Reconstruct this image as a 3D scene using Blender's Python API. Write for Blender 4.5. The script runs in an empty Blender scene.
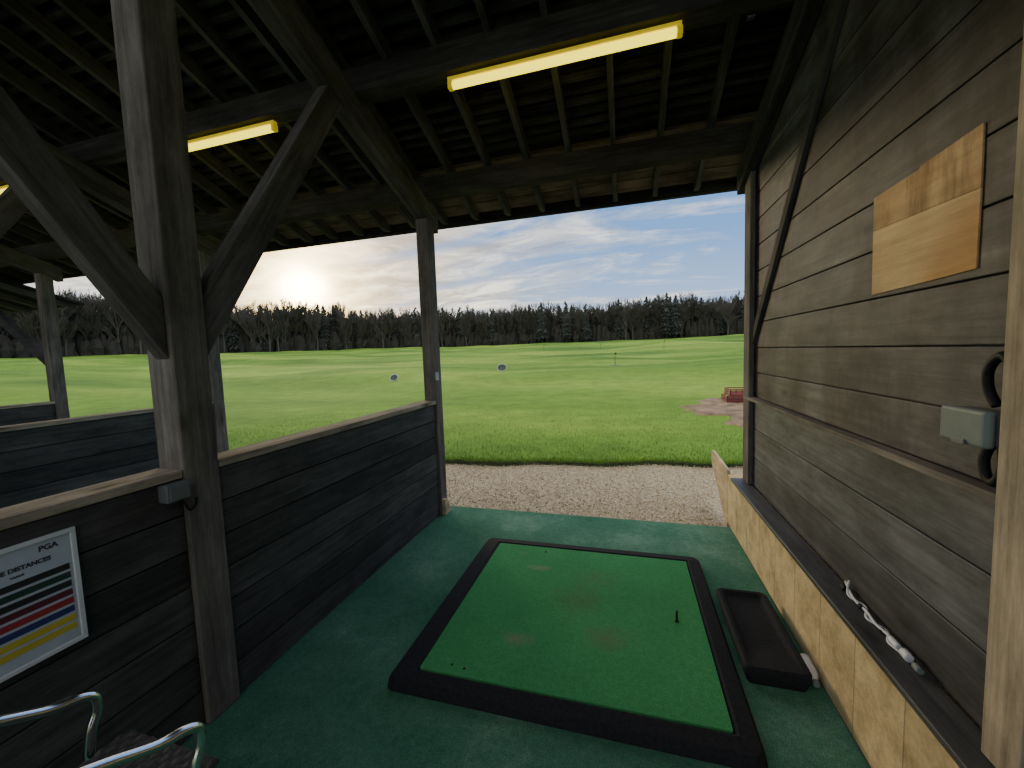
import bpy, bmesh, math, random
from mathutils import Vector, Matrix, noise
random.seed(7)
SC = bpy.context.scene
COL = SC.collection

# ------------------------------------------------------------------ node helpers
def new_mat(name):
    m = bpy.data.materials.new(name); m.use_nodes = True
    nt = m.node_tree
    b = nt.nodes["Principled BSDF"]
    return m, nt, b
def ramp(nt, src, stops):
    r = nt.nodes.new("ShaderNodeValToRGB")
    els = r.color_ramp.elements
    while len(els) < len(stops): els.new(0.5)
    for e, (p, c) in zip(els, stops):
        e.position = p; e.color = (*c, 1) if len(c) == 3 else c
    nt.links.new(src, r.inputs[0])
    return r.outputs[0]
def coords(nt, scale, src="Object", rotx=0):
    tc = nt.nodes.new("ShaderNodeTexCoord")
    o = tc.outputs[src]
    if rotx:
        m0 = nt.nodes.new("ShaderNodeMapping"); m0.inputs["Rotation"].default_value = (math.radians(rotx), 0, 0)
        nt.links.new(o, m0.inputs[0]); o = m0.outputs[0]
    mp = nt.nodes.new("ShaderNodeMapping"); mp.inputs["Scale"].default_value = scale
    nt.links.new(o, mp.inputs[0])
    return mp.outputs[0], tc
def noise_tex(nt, vec, scale, detail=5, rough=.6, dist=0):
    n = nt.nodes.new("ShaderNodeTexNoise")
    n.inputs["Scale"].default_value = scale; n.inputs["Detail"].default_value = detail
    n.inputs["Roughness"].default_value = rough; n.inputs["Distortion"].default_value = dist
    nt.links.new(vec, n.inputs["Vector"])
    return n.outputs["Fac"]
def mixc(nt, fac, a, b, mode="MIX"):
    m = nt.nodes.new("ShaderNodeMix"); m.data_type = "RGBA"; m.blend_type = mode
    for s, v in ((0, fac), (6, a), (7, b)):
        if hasattr(v, "is_linked"): nt.links.new(v, m.inputs[s])
        elif s == 0: m.inputs[0].default_value = v
        else: m.inputs[s].default_value = (*v, 1)
    return m.outputs[2]
def math_n(nt, op, a, b=None):
    m = nt.nodes.new("ShaderNodeMath"); m.operation = op
    for i, v in enumerate((a, b)):
        if v is None: continue
        if hasattr(v, "is_linked"): nt.links.new(v, m.inputs[i])
        else: m.inputs[i].default_value = v
    return m.outputs[0]
def bump(nt, b, h, strength, dist=.01):
    n = nt.nodes.new("ShaderNodeBump"); n.inputs["Strength"].default_value = strength
    n.inputs["Distance"].default_value = dist
    nt.links.new(h, n.inputs["Height"]); nt.links.new(n.outputs[0], b.inputs["Normal"])

def wood(name, dark, light, axis="Y", ph=None, rough=.85, bs=.35, tint=None, spec=.15, blot_k=.4, knots=.8, gs=2.2, kn_s=1.6, stain=None, rotx=0):
    m, nt, b = new_mat(name)
    s = {"X": (.8, 16, 16), "Y": (16, .8, 16), "Z": (16, 16, .8)}[axis]
    v, tc = coords(nt, s, rotx=rotx)
    oi = nt.nodes.new("ShaderNodeObjectInfo")
    add = nt.nodes.new("ShaderNodeVectorMath"); add.operation = "ADD"
    nt.links.new(v, add.inputs[0])
    off = math_n(nt, "MULTIPLY", oi.outputs["Random"], 37.0)
    src = off
    if ph:
        sep = nt.nodes.new("ShaderNodeSeparateXYZ"); nt.links.new(tc.outputs["Object"], sep.inputs[0])
        fl = math_n(nt, "FLOOR", math_n(nt, "DIVIDE", sep.outputs[2], ph))
        wn = nt.nodes.new("ShaderNodeTexWhiteNoise"); wn.noise_dimensions = "1D"
        nt.links.new(fl, wn.inputs["W"])
        src = math_n(nt, "ADD", off, math_n(nt, "MULTIPLY", wn.outputs["Value"], 23.0))
    cmb = nt.nodes.new("ShaderNodeCombineXYZ")
    for i in range(3): nt.links.new(src, cmb.inputs[i])
    nt.links.new(cmb.outputs[0], add.inputs[1])
    g = noise_tex(nt, add.outputs[0], gs, 10, .72, .25)
    c = ramp(nt, g, [(.28, dark), (.74, light)])
    def offs(vec):
        ad = nt.nodes.new("ShaderNodeVectorMath"); ad.operation = "ADD"
        nt.links.new(vec, ad.inputs[0]); nt.links.new(cmb.outputs[0], ad.inputs[1]); return ad.outputs[0]
    v2, _ = coords(nt, tuple(1.6 if a < 1 else 4 for a in s), rotx=rotx)
    blot = noise_tex(nt, offs(v2), 1.3, 6, .7)
    bc = ramp(nt, blot, [(.35, (1 - blot_k,) * 3), (.65, (1 + blot_k * .6,) * 3)])
    c = mixc(nt, 1.0, c, bc, "MULTIPLY")
    if tint:
        v3, _ = coords(nt, (.9, .9, .9))
        tn = ramp(nt, noise_tex(nt, v3, 1.4, 3, .6), [(.42, (0, 0, 0)), (.62, (1, 1, 1))])
        c = mixc(nt, tn, c, mixc(nt, 1.0, c, tint, "MULTIPLY"))
    if ph:
        pv = ramp(nt, wn.outputs["Value"], [(0, (.74, .74, .74)), (1, (1.22, 1.22, 1.22))])
        c = mixc(nt, 1.0, c, pv, "MULTIPLY")
    if knots:
        vk, _ = coords(nt, tuple(1.0 if a < 1 else 3.0 for a in s), rotx=rotx)
        vo = nt.nodes.new("ShaderNodeTexVoronoi"); vo.inputs["Scale"].default_value = kn_s; nt.links.new(offs(vk), vo.inputs["Vector"])
        kn = ramp(nt, vo.outputs["Distance"], [(.03, (.2, .17, .15)), (.10, (.75, .73, .7)), (.2, (1, 1, 1))])
        c = mixc(nt, knots, c, mixc(nt, 1.0, c, kn, "MULTIPLY"))
    if stain:
        vs_, _ = coords(nt, stain)
        st = ramp(nt, noise_tex(nt, vs_, 1.0, 7, .7), [(.40, (.40, .34, .30)), (.56, (1, 1, 1))])
        c = mixc(nt, .8, c, mixc(nt, 1.0, c, st, "MULTIPLY"))
    nt.links.new(c, b.inputs["Base Color"])
    b.inputs["Roughness"].default_value = rough
    b.inputs["Specular IOR Level"].default_value = spec
    bump(nt, b, g, bs, .006)
    return m
def plain(name, col, rough=.6, metal=0, var=.15, scale=20, emit=None, es=0, bs=0, spec=.5):
    m, nt, b = new_mat(name)
    v, _ = coords(nt, (1, 1, 1))
    g = noise_tex(nt, v, scale, 4)
    a = tuple(max(0, c * (1 - var)) for c in col); d = tuple(min(1, c * (1 + var)) for c in col)
    nt.links.new(ramp(nt, g, [(.3, a), (.7, d)]), b.inputs["Base Color"])
    b.inputs["Roughness"].default_value = rough; b.inputs["Metallic"].default_value = metal
    b.inputs["Specular IOR Level"].default_value = spec
    if emit:
        b.inputs["Emission Color"].default_value = (*emit, 1); b.inputs["Emission Strength"].default_value = es
    if bs: bump(nt, b, g, bs, .005)
    return m

# ------------------------------------------------------------------ materials
M = {}
M["beamY"] = wood("dark_beam_y", (.024, .022, .022), (.085, .080, .079), "Y", rotx=20)
M["beamX"] = wood("dark_beam_x", (.026, .024, .023), (.095, .088, .085), "X")
BR = ((.046, .041, .037), (.155, .142, .128))
M["principal"] = wood("principal_wood", *BR, "Y", rotx=20)
M["brace_out"] = wood("brace_wood_outward", *BR, "Y", rotx=-57.5)
M["brace_in"] = wood("brace_wood_inward", *BR, "Y", rotx=57.3)
M["brace_wall"] = wood("brace_wood_wall", (.036, .033, .030), (.125, .115, .105), "Y", rotx=50)
M["rafter"] = wood("rafter_wood", (.048, .046, .050), (.145, .141, .150), "Y", rotx=20)
M["post"] = wood("post_wood", (.078, .068, .058), (.235, .210, .178), "Z")
M["batten"] = wood("batten_wood", (.026, .025, .028), (.092, .088, .096), "X", blot_k=.7)
M["soffit"] = wood("soffit_wood", (.085, .065, .055), (.25, .20, .17), "X", blot_k=.5)
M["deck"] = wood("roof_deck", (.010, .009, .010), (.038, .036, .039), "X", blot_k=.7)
M["knee"] = wood("knee_boards", (.036, .034, .0315), (.105, .099, .091), "Y", ph=.16, rough=.75, spec=.18)
M["wall"] = wood("wall_boards", (.038, .0365, .036), (.140, .136, .134), "Y", ph=.195, tint=(1.0, .88, .80), rough=.62, spec=.35, bs=.3, blot_k=.6, gs=1.6, stain=(1, 2.4, .7))
M["wlow"] = wood("wall_boards_low", (.038, .038, .040), (.132, .133, .138), "Y", ph=.23, rough=.58, spec=.4, bs=.3, blot_k=.6, gs=1.6)
M["cap"] = wood("worn_cap", (.18, .145, .10), (.55, .47, .36), "Y")
M["railcap"] = wood("wall_rail", (.10, .088, .075), (.30, .265, .22), "Y")
M["lightpost"] = wood("light_post", (.22, .18, .125), (.54, .45, .32), "Z")
M["ledge"] = wood("dark_ledge", (.034, .034, .035), (.11, .108, .106), "Y", rough=.5, spec=.4)
M["ply"] = wood("plywood", (.46, .32, .17), (.84, .64, .38), "Y", rough=.8, bs=.1, tint=(.84, .66, .50), blot_k=.15, knots=.9, kn_s=1.0, gs=.9)
M["ply2"] = wood("plywood_stained", (.42, .28, .15), (.78, .57, .33), "Y", rough=.8, bs=.1, tint=(.70, .52, .40), blot_k=.2, knots=.9, kn_s=1.2, gs=.9, stain=(1, 7, 1.2))
M["plank_light"] = wood("light_plank", (.38, .28, .16), (.72, .57, .36), "Y")
M["rubber"] = plain("black_rubber", (.013, .0135, .016), .85, var=.4, scale=60, bs=.3, spec=.25)
M["chrome"] = plain("chrome", (.75, .76, .78), .18, 1.0, .05)
M["greyplastic"] = plain("grey_plastic", (.155, .185, .175), .5, var=.08, spec=.3)
M["greyplastic2"] = plain("dull_grey_plastic", (.12, .13, .13), .5, var=.12)
M["blackplastic"] = plain("black_plastic", (.010, .010, .011), .6, var=.3, spec=.25)
M["white"] = plain("white_plastic", (.66, .67, .68), .4, var=.05)
M["housing"] = plain("lamp_housing", (.75, .62, .06), .5, var=.1, emit=(1, .72, .0), es=.25)  # tube's yellow light put into the housing colour, plus a faint glow
M["tube"] = plain("lamp_tube", (.95, .80, .02), .4, var=.02, emit=(1.0, .84, .02), es=2.4)
M["paper"] = plain("sign_paper", (.47, .51, .57), .5, var=.04)
M["red"] = plain("red_plastic", (.20, .04, .03), .6, var=.35)
for n, c in (("p_black", (.022, .022, .026)), ("p_green", (.015, .055, .04)), ("p_red", (.36, .03, .04)), ("p_navy", (.03, .04, .16)),
             ("p_yellow", (.62, .48, .05)), ("p_maroon", (.12, .018, .035)), ("p_text", (.05, .05, .06))):
    M[n] = plain(n, c, .5, var=.03)

def carpet(name, c1, c2, c3, spots=(), fine=260, f2k=.28):
    m, nt, b = new_mat(name)
    v, tc = coords(nt, (1, 1, 1))
    big = noise_tex(nt, v, 1.1, 6, .7)
    f = noise_tex(nt, v, fine, 2, .7)
    c = ramp(nt, big, [(.32, c1), (.52, c2), (.70, c3)])
    f2 = noise_tex(nt, v, 38, 4, .75)
    c = mixc(nt, 1.0, c, ramp(nt, f2, [(.3, (1 - f2k,) * 3), (.7, (1 + f2k,) * 3)]), "MULTIPLY")
    fc = ramp(nt, f, [(.3, (.5, .5, .5)), (.7, (1.5, 1.5, 1.5))])
    c = mixc(nt, 1.0, c, fc, "MULTIPLY")
    for (sx, sy, rad, ax, k0, col) in spots:
        mp = nt.nodes.new("ShaderNodeMapping")
        mp.inputs["Location"].default_value = (-sx / (rad * ax), -sy / rad, 0)
        mp.inputs["Scale"].default_value = (1 / (rad * ax), 1 / rad, 0)
        nt.links.new(tc.outputs["Object"], mp.inputs[0])
        ln = nt.nodes.new("ShaderNodeVectorMath"); ln.operation = "LENGTH"
        nt.links.new(mp.outputs[0], ln.inputs[0])
        dd = math_n(nt, "ADD", ln.outputs["Value"], math_n(nt, "MULTIPLY", noise_tex(nt, v, 14, 5, .7), 1.0))
        k = ramp(nt, dd, [(.45, (k0,) * 3), (1.6, (0, 0, 0))])
        c = mixc(nt, k, c, col)
    nt.links.new(c, b.inputs["Base Color"]); b.inputs["Roughness"].default_value = .95
    b.inputs["Specular IOR Level"].default_value = .1
    bump(nt, b, f, .5, .003)
    return m
M["carpet"] = carpet("green_carpet", (.038, .135, .082), (.070, .190, .125), (.15, .29, .205), f2k=.18)
M["turf"] = carpet("green_turf", (.048, .25, .085), (.058, .285, .10), (.072, .32, .115),
                   spots=((-.27, -.37, .14, 1.7, .65, (.26, .24, .17)), (-.3, .36, .09, 2.4, .65, (.29, .27, .19)), (.02, .05, .42, .9, .5, (.12, .15, .06)),
                          (.2, -.25, .26, 1.2, .5, (.17, .16, .09)), (-.45, .55, .07, 1.8, .3, (.2, .22, .14)), (.1, .3, .28, 1.4, .35, (.15, .17, .09))), fine=320, f2k=.12)

def grass_mat():
    m, nt, b = new_mat("grass_field")
    v, _ = coords(nt, (.35, 1, 1))
    v1, _ = coords(nt, (1, 1, 1))
    big = noise_tex(nt, v, .08, 5, .55, .4)
    mid = noise_tex(nt, v1, 1.3, 6, .7)
    fine = noise_tex(nt, v1, 34, 4, .8)
    c = ramp(nt, big, [(.38, (.070, .160, .016)), (.5, (.130, .25, .026)), (.62, (.235, .345, .050))])
    c = mixc(nt, 1.0, c, ramp(nt, mid, [(.3, (.74, .74, .72)), (.7, (1.22, 1.22, 1.16))]), "MULTIPLY")
    c = mixc(nt, 1.0, c, ramp(nt, fine, [(.3, (.62, .62, .6)), (.7, (1.38, 1.38, 1.34))]), "MULTIPLY")
    nt.links.new(c, b.inputs["Base Color"]); b.inputs["Roughness"].default_value = .9
    b.inputs["Specular IOR Level"].default_value = .2
    bump(nt, b, math_n(nt, "ADD", mid, fine), .6, .04)
    return m
M["grass"] = grass_mat()
M["blade"] = plain("grass_blade", (.12, .25, .025), .7, var=.35, scale=3)
M["edgeshade"] = plain("turf_edge_shade", (.035, .05, .018), .95, var=.5, scale=9, bs=.5)  # shadow line under the turf edge put into this dark colour
def gravel_mat():
    m, nt, b = new_mat("gravel")
    v, _ = coords(nt, (1, 1, 1))
    vo = nt.nodes.new("ShaderNodeTexVoronoi"); vo.inputs["Scale"].default_value = 62
    nt.links.new(v, vo.inputs["Vector"])
    sh = nt.nodes.new("ShaderNodeSeparateColor"); nt.links.new(vo.outputs["Color"], sh.inputs[0])
    c = ramp(nt, sh.outputs[0], [(0, (.32, .245, .145)), (.5, (.48, .39, .25)), (1, (.66, .56, .39))])
    c = mixc(nt, 1.0, c, ramp(nt, vo.outputs["Distance"], [(0, (1.1, 1.1, 1.1)), (.8, (.55, .55, .55))]), "MULTIPLY")
    nt.links.new(c, b.inputs["Base Color"]); b.inputs["Roughness"].default_value = .9
    bump(nt, b, vo.outputs["Distance"], -.8, .02)
    return m
M["gravel"] = gravel_mat()
def pebble_mat():
    m, nt, b = new_mat("pebble")
    v, _ = coords(nt, (1, 1, 1))
    vo = nt.nodes.new("ShaderNodeTexVoronoi"); vo.inputs["Scale"].default_value = 20
    nt.links.new(v, vo.inputs["Vector"])
    sh = nt.nodes.new("ShaderNodeSeparateColor"); nt.links.new(vo.outputs["Color"], sh.inputs[0])
    nt.links.new(ramp(nt, sh.outputs[0], [(0, (.37, .285, .17)), (.5, (.54, .44, .29)), (1, (.72, .62, .44))]), b.inputs["Base Color"])
    b.inputs["Roughness"].default_value = .85
    return m
M["pebble"] = pebble_mat()
M["earth"] = plain("earth", (.20, .135, .08), .95, var=.55, scale=3, bs=.6)
M["soil"] = plain("soil_ground", (.12, .16, .05), .95, var=.3, scale=1)
M["bark"] = plain("tree_bare", (.115, .104, .092), .95, var=.2, scale=.3, spec=.0)
M["conifer"] = plain("tree_conifer", (.070, .078, .066), .95, var=.2, scale=.4, spec=.0)
M["scrub"] = plain("scrub", (.052, .049, .042), 1.0, var=.12, scale=.15, spec=.0)

def block_mat():
    m, nt, b = new_mat("pale_blocks")
    tc = nt.nodes.new("ShaderNodeTexCoord")
    sep = nt.nodes.new("ShaderNodeSeparateXYZ"); nt.links.new(tc.outputs["Object"], sep.inputs[0])
    cmb = nt.nodes.new("ShaderNodeCombineXYZ")
    nt.links.new(sep.outputs[1], cmb.inputs[0]); nt.links.new(sep.outputs[2], cmb.inputs[1])
    br = nt.nodes.new("ShaderNodeTexBrick")
    br.offset = 0.0; br.squash = 1.35; br.squash_frequency = 2
    br.inputs["Scale"].default_value = 1; br.inputs["Brick Width"].default_value = .22
    br.inputs["Row Height"].default_value = .46; br.inputs["Mortar Size"].default_value = .004
    br.inputs["Mortar Smooth"].default_value = .6
    br.inputs["Color1"].default_value = (.72, .57, .33, 1); br.inputs["Color2"].default_value = (.57, .44, .25, 1)
    br.inputs["Mortar"].default_value = (.36, .28, .17, 1)
    nt.links.new(cmb.outputs[0], br.inputs["Vector"])
    g = noise_tex(nt, tc.outputs["Object"], 5, 9, .78)
    c = mixc(nt, 1.0, br.outputs["Color"], ramp(nt, g, [(.32, (.52, .48, .42)), (.55, (1.0, 1.0, .98)), (.7, (1.2, 1.2, 1.18))]), "MULTIPLY")
    nt.links.new(c, b.inputs["Base Color"]); b.inputs["Roughness"].default_value = .95
    b.inputs["Specular IOR Level"].default_value = .15
    bump(nt, b, g, .8, .012)
    return m
M["block"] = block_mat()

# ------------------------------------------------------------------ mesh builder
class MB:
    def __init__(s): s.bm = bmesh.new()
    def faces(s, vs, fs):
        bv = [s.bm.verts.new(v) for v in vs]
        for f in fs:
            try: s.bm.faces.new([bv[i] for i in f])
            except ValueError: pass
        return s
    def box(s, x0, x1, y0, y1, z0, z1):
        vs = [(x, y, z) for z in (z0, z1) for y in (y0, y1) for x in (x0, x1)]
        return s.faces(vs, [(0, 2, 3, 1), (4, 5, 7, 6), (0, 1, 5, 4), (2, 6, 7, 3), (0, 4, 6, 2), (1, 3, 7, 5)])
    def prism(s, yz, x0, x1):
        n = len(yz)
        vs = [(x0, a, b) for a, b in yz] + [(x1, a, b) for a, b in yz]
        fs = [tuple(range(n)), tuple(range(2 * n - 1, n - 1, -1))] + [(i, i + n, (i + 1) % n + n, (i + 1) % n) for i in range(n)]
        return s.faces(vs, fs)
    def prism_xz(s, xz, y0, y1):
        n = len(xz)
        vs = [(a, y0, b) for a, b in xz] + [(a, y1, b) for a, b in xz]
        fs = [tuple(range(n)), tuple(range(2 * n - 1, n - 1, -1))] + [(i, i + n, (i + 1) % n + n, (i + 1) % n) for i in range(n)]
        return s.faces(vs, fs)
    def tube(s, path, r, seg=10, cap=True):
        path = [Vector(p) for p in path]; rings = []
        for i, p in enumerate(path):
            d = (path[min(i + 1, len(path) - 1)] - path[max(i - 1, 0)]).normalized()
            if i == 0:
                a = Vector((0, 0, 1)) if abs(d.z) < .9 else Vector((1, 0, 0))
                u = d.cross(a).normalized()
            else:
                u = (u - d * u.dot(d)).normalized()
            w = d.cross(u)
            rr = r[i] if isinstance(r, (list, tuple)) else r
            rings.append([s.bm.verts.new(p + u * rr * math.cos(2 * math.pi * k / seg) + w * rr * math.sin(2 * math.pi * k / seg)) for k in range(seg)])
        for a, b in zip(rings, rings[1:]):
            for k in range(seg):
                s.bm.faces.new((a[k], a[(k + 1) % seg], b[(k + 1) % seg], b[k]))
        if cap:
            s.bm.faces.new(rings[0][::-1]); s.bm.faces.new(rings[-1])
        return s
    def loft(s, rings, cap0=True, cap1=True):
        R = [[s.bm.verts.new(v) for v in r] for r in rings]; n = len(R[0])
        for a, b in zip(R, R[1:]):
            for k in range(n): s.bm.faces.new((a[k], a[(k + 1) % n], b[(k + 1) % n], b[k]))
        if cap0: s.bm.faces.new(R[0][::-1])
        if cap1: s.bm.faces.new(R[-1])
        return s
    def done(s, name, mat, origin=None, parent=None, bevel=0, smooth=False, recalc=True, label=None, cat=None, group=None, kind=None, seg=2):
        if recalc: bmesh.ops.recalc_face_normals(s.bm, faces=s.bm.faces)
        if origin is None and parent is None:
            xs = [v.co for v in s.bm.verts]
            lo = Vector([min(c[i] for c in xs) for i in range(3)]); hi = Vector([max(c[i] for c in xs) for i in range(3)])
            origin = Vector(((lo.x + hi.x) / 2, (lo.y + hi.y) / 2, lo.z))
        if origin is None: origin = parent.location.copy()
        origin = Vector(origin)
        for v in s.bm.verts: v.co -= origin
        me = bpy.data.meshes.new(name); s.bm.to_mesh(me); s.bm.free()
        me.materials.append(mat)
        if smooth: me.shade_smooth()
        o = bpy.data.objects.new(name, me); COL.objects.link(o)
        if parent: o.parent = parent; o.location = origin - parent.location
        else: o.location = origin
        if bevel:
            md = o.modifiers.new("bevel", "BEVEL"); md.width = bevel; md.segments = seg; md.limit_method = "ANGLE"
        tag(o, label, cat, group, kind)
        return o
def tag(o, label=None, cat=None, group=None, kind=None):
    if label: o["label"] = label
    if cat: o["category"] = cat
    if group: o["group"] = group
    if kind: o["kind"] = kind
    return o
def empty(name, loc, **k):
    e = bpy.data.objects.new(name, None); e.empty_display_size = .1; e.location = loc; COL.objects.link(e)
    return tag(e, **k)
def dup(o, off, label=None):
    n = o.copy(); COL.objects.link(n); n.location = o.location + Vector(off)
    for c in o.children:
        cc = c.copy(); COL.objects.link(cc); cc.parent = n
    if label: n["label"] = label
    return n
def rrect(x0, x1, y0, y1, z, r, n=5):
    pts = []
    for cx, cy, a0 in ((x1 - r, y1 - r, 0), (x0 + r, y1 - r, 90), (x0 + r, y0 + r, 180), (x1 - r, y0 + r, 270)):
        for i in range(n + 1):
            a = math.radians(a0 + 90 * i / n); pts.append((cx + r * math.cos(a), cy + r * math.sin(a), z))
    return pts

# ------------------------------------------------------------------ building constants
S = .36; YF = 3.6; PITCH = 2.9
def zp(y): return 2.90 + S * (YF - y)
def zu(y): return 3.10 + S * (YF - y)
def zr(y): return 3.27 + S * (YF - y)
YB = -1.6; YE = 4.30

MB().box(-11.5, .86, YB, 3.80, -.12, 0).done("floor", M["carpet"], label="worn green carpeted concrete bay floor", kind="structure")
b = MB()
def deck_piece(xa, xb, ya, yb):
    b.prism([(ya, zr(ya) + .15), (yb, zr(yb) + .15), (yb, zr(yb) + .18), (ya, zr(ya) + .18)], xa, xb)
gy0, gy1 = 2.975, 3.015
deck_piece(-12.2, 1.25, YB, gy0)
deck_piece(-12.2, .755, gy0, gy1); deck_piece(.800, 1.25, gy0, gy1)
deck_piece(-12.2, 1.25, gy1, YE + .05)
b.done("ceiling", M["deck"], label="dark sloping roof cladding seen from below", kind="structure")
y = 3.56; rnd0 = random.Random(3)
while y > YB + .1:
    a = y; c = y - .036
    if not (a > gy0 - .002 and c < gy1 + .002):
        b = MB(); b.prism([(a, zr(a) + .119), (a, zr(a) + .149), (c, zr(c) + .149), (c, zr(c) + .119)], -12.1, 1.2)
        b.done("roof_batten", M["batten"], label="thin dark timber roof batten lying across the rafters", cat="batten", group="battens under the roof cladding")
    y -= .088 + rnd0.uniform(-.006, .006)
y = 3.66
while y < YE - .05:
    a = y; c = min(y + .145, YE)
    b = MB(); b.prism([(a, zr(a) + .119), (a, zr(a) + .149), (c, zr(c) + .149), (c, zr(c) + .119)], -12.1, 1.2)
    b.done("eave_soffit_board", M["soffit"], label="reddish-brown board closing the roof underside at the eave", cat="board", group="soffit boards along the eave")
    y += .155
x = -.08 + .37 * 3
while x > -12:
    b = MB(); b.prism([(YB, zr(YB)), (YE - .12, zr(YE - .12)), (YE, zr(YE) + .06), (YE, zr(YE) + .118), (YB, zr(YB) + .118)], x - .021, x + .021)
    b.done("roof_rafter", M["rafter"], label="slim brown timber common rafter under the roof", cat="rafter", group="common rafters of the shelter roof")
    x -= .37
b = MB(); b.prism([(YE + .002, zr(YE) + .030), (YE + .027, zr(YE) + .021), (YE + .027, zr(YE) + .140), (YE + .002, zr(YE) + .148)], -12.1, 1.2)
b.done("eave_board", M["beamX"], bevel=.003, label="dark narrow board along the eave of the roof", cat="fascia board")
for yp in (3.6, 2.62, 1.6, .5, -.6):
    b = MB(); b.prism([(yp - .05, zu(yp) + .01), (yp + .05, zu(yp) - .01), (yp + .05, zr(yp + .05) - .004), (yp - .05, zr(yp - .05) - .004)], -12.1, 1.2)
    b.done("roof_purlin", M["beamX"], bevel=.005, label="long dark timber purlin carrying the rafters", cat="beam", group="purlins of the shelter roof")
def hit(y0_, z0_, k, sgn):
    d = (zp(y0_) - z0_) / (k + S * sgn)
    return y0_ + sgn * d
for t in range(4):
    xc = -1.875 - PITCH * t
    yb = YB
    b = MB(); b.prism([(yb, zp(yb)), (3.80, zp(3.80)), (3.80, zp(3.80) + .19), (yb, zp(yb) + .19)], xc - .06, xc + .07)
    b.done("principal_rafter", M["principal"], bevel=.008, label="heavy dark timber principal rafter resting on the posts", cat="beam", group="principal rafters of the shelter")
    b = MB(); b.prism([(1.21, 0), (1.36, 0), (1.36, zp(1.36) - .002), (1.21, zp(1.21) - .002)], xc - .075, xc + .075)
    b.done("timber_post", M["post"], bevel=.008, label="thick dark weathered timber post with two diagonal braces", cat="post", group="main posts between the bays")
    b = MB(); b.prism([(3.56, 0), (3.69, 0), (3.69, zp(3.69) - .002), (3.56, zp(3.56) - .002)], xc - .055, xc + .075)
    b.done("timber_post", M["post"], bevel=.006, label="slender dark timber post at the front edge of the bay", cat="post", group="front posts between the bays")
    k = 1.57
    ya, yb2 = hit(1.362, 1.62, k, 1), hit(1.362, 1.89, k, 1)
    b = MB(); b.prism([(1.362, 1.62), (1.362, 1.89), (yb2, zp(yb2) - .003), (ya, zp(ya) - .003)], xc - .03, xc + .055)
    b.done("knee_brace", M["brace_out"], bevel=.003, label="dark diagonal timber brace rising from post to roof", cat="brace", group="diagonal braces of the posts")
    k = 1.54
    ya, yb2 = hit(1.208, 1.625, k, -1), hit(1.208, 1.875, k, -1)
    b = MB(); b.prism([(1.208, 1.625), (1.208, 1.875), (yb2, zp(yb2) - .003), (ya, zp(ya) - .003)], xc - .02, xc + .055)
    b.done("knee_brace", M["brace_in"], bevel=.003, label="dark diagonal timber brace rising from post to roof", cat="brace", group="diagonal braces of the posts")
b = MB(); b.prism([(YB, zp(YB)), (3.80, zp(3.80)), (3.80, zp(3.80) + .19), (YB, zp(YB) + .19)], .895, .978)
b.done("principal_rafter", M["beamY"], bevel=.008, label="heavy dark principal rafter running along the boarded wall", cat="beam", group="principal rafters of the shelter")
b = MB(); b.prism([(3.55, .475), (3.70, .475), (3.70, zp(3.70) - .002), (3.55, zp(3.55) - .002)], .93, .968)
b.done("timber_post", M["post"], bevel=.006, label="dark timber post at the open end of the boarded wall", cat="post")
b = MB()
kk = 1.185
ya, yb2 = hit(3.548, 1.60, kk, -1), hit(3.548, 1.71, kk, -1)
b.prism([(3.548, 1.60), (3.548, 1.71), (yb2, zp(yb2) - .003), (ya, zp(ya) - .003)], .952, .978)
b.done("knee_brace", M["brace_wall"], bevel=.003, label="dark diagonal brace fixed across the boarded wall", cat="brace")
b = MB(); b.prism([(1.195, .475), (1.308, .475), (1.308, zp(1.308) - .002), (1.195, zp(1.195) - .002)], .912, .969)
b.done("timber_post", M["lightpost"], bevel=.004, label="pale unpainted upright batten fixed to the boarded wall", cat="post")
for xc in (-7.73,):
    b = MB(); b.prism_xz([(xc, 1.62), (xc, 1.76), (-9.60, 3.04), (-9.60, 2.90)], 3.585, 3.665)
    b.done("knee_brace", M["beamX"], bevel=.005, label="dark diagonal brace leaning away from the far front post", cat="brace", group="diagonal braces of the posts")
def zl(y): return 2.62 + .30 * (4.55 - y)
for xx in (-9.0, -9.6, -10.2, -10.8, -11.4, -12.0, -12.6):
    b = MB(); b.prism([(3.72, zl(3.72)), (4.6, zl(4.6)), (4.6, zl(4.6) + .08), (3.72, zl(3.72) + .08)], xx - .03, xx + .03)
    b.done("canopy_rafter", M["rafter"], label="short dark rafter under the lean-to canopy", cat="rafter", group="rafters of the lean-to canopy")
b = MB(); b.prism([(3.72, zl(3.72) + .082), (4.65, zl(4.65) + .082), (4.65, zl(4.65) + .115), (3.72, zl(3.72) + .115)], -13.5, -8.85)
b.done("lean_to_canopy", M["deck"], label="low dark lean-to canopy of the neighbouring section", cat="canopy")

# right wall
b = MB()
b.box(1.005, 1.08, YB, 3.70, -.1, zr(3.7))
z = 1.185; rows = []
while z < zr(YB):
    rows.append((z, z + .190)); z += .195
for z0, z1 in rows:
    y0 = min(3.70, YF - (z0 - 3.27) / S); y1 = min(3.70, YF - (z1 - 3.27) / S)
    if y1 < YB + .1: break
    b.prism([(YB, z0), (y0, z0), (y1, z1), (YB, z1)], .980, 1.0)
b.prism([(YB, zr(3.7)), (3.7, zr(3.7)), (YB, zr(YB))], 1.008, 1.07)
b.done("wall_right", M["wall"], origin=(1.0, 1.0, 1.185 - .195 * 6), bevel=.004, label="tall wall of horizontal stained weatherboards", kind="structure")
b = MB()
for z0 in (.475, .705, .935):
    b.box(.970, 1.004, YB, 3.70, z0, z0 + .225)
b.done("wall_right_lower", M["wlow"], origin=(1., 1., .475 - .23), bevel=.004, label="lower band of grey weatherboards under a rail", kind="structure")
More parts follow.
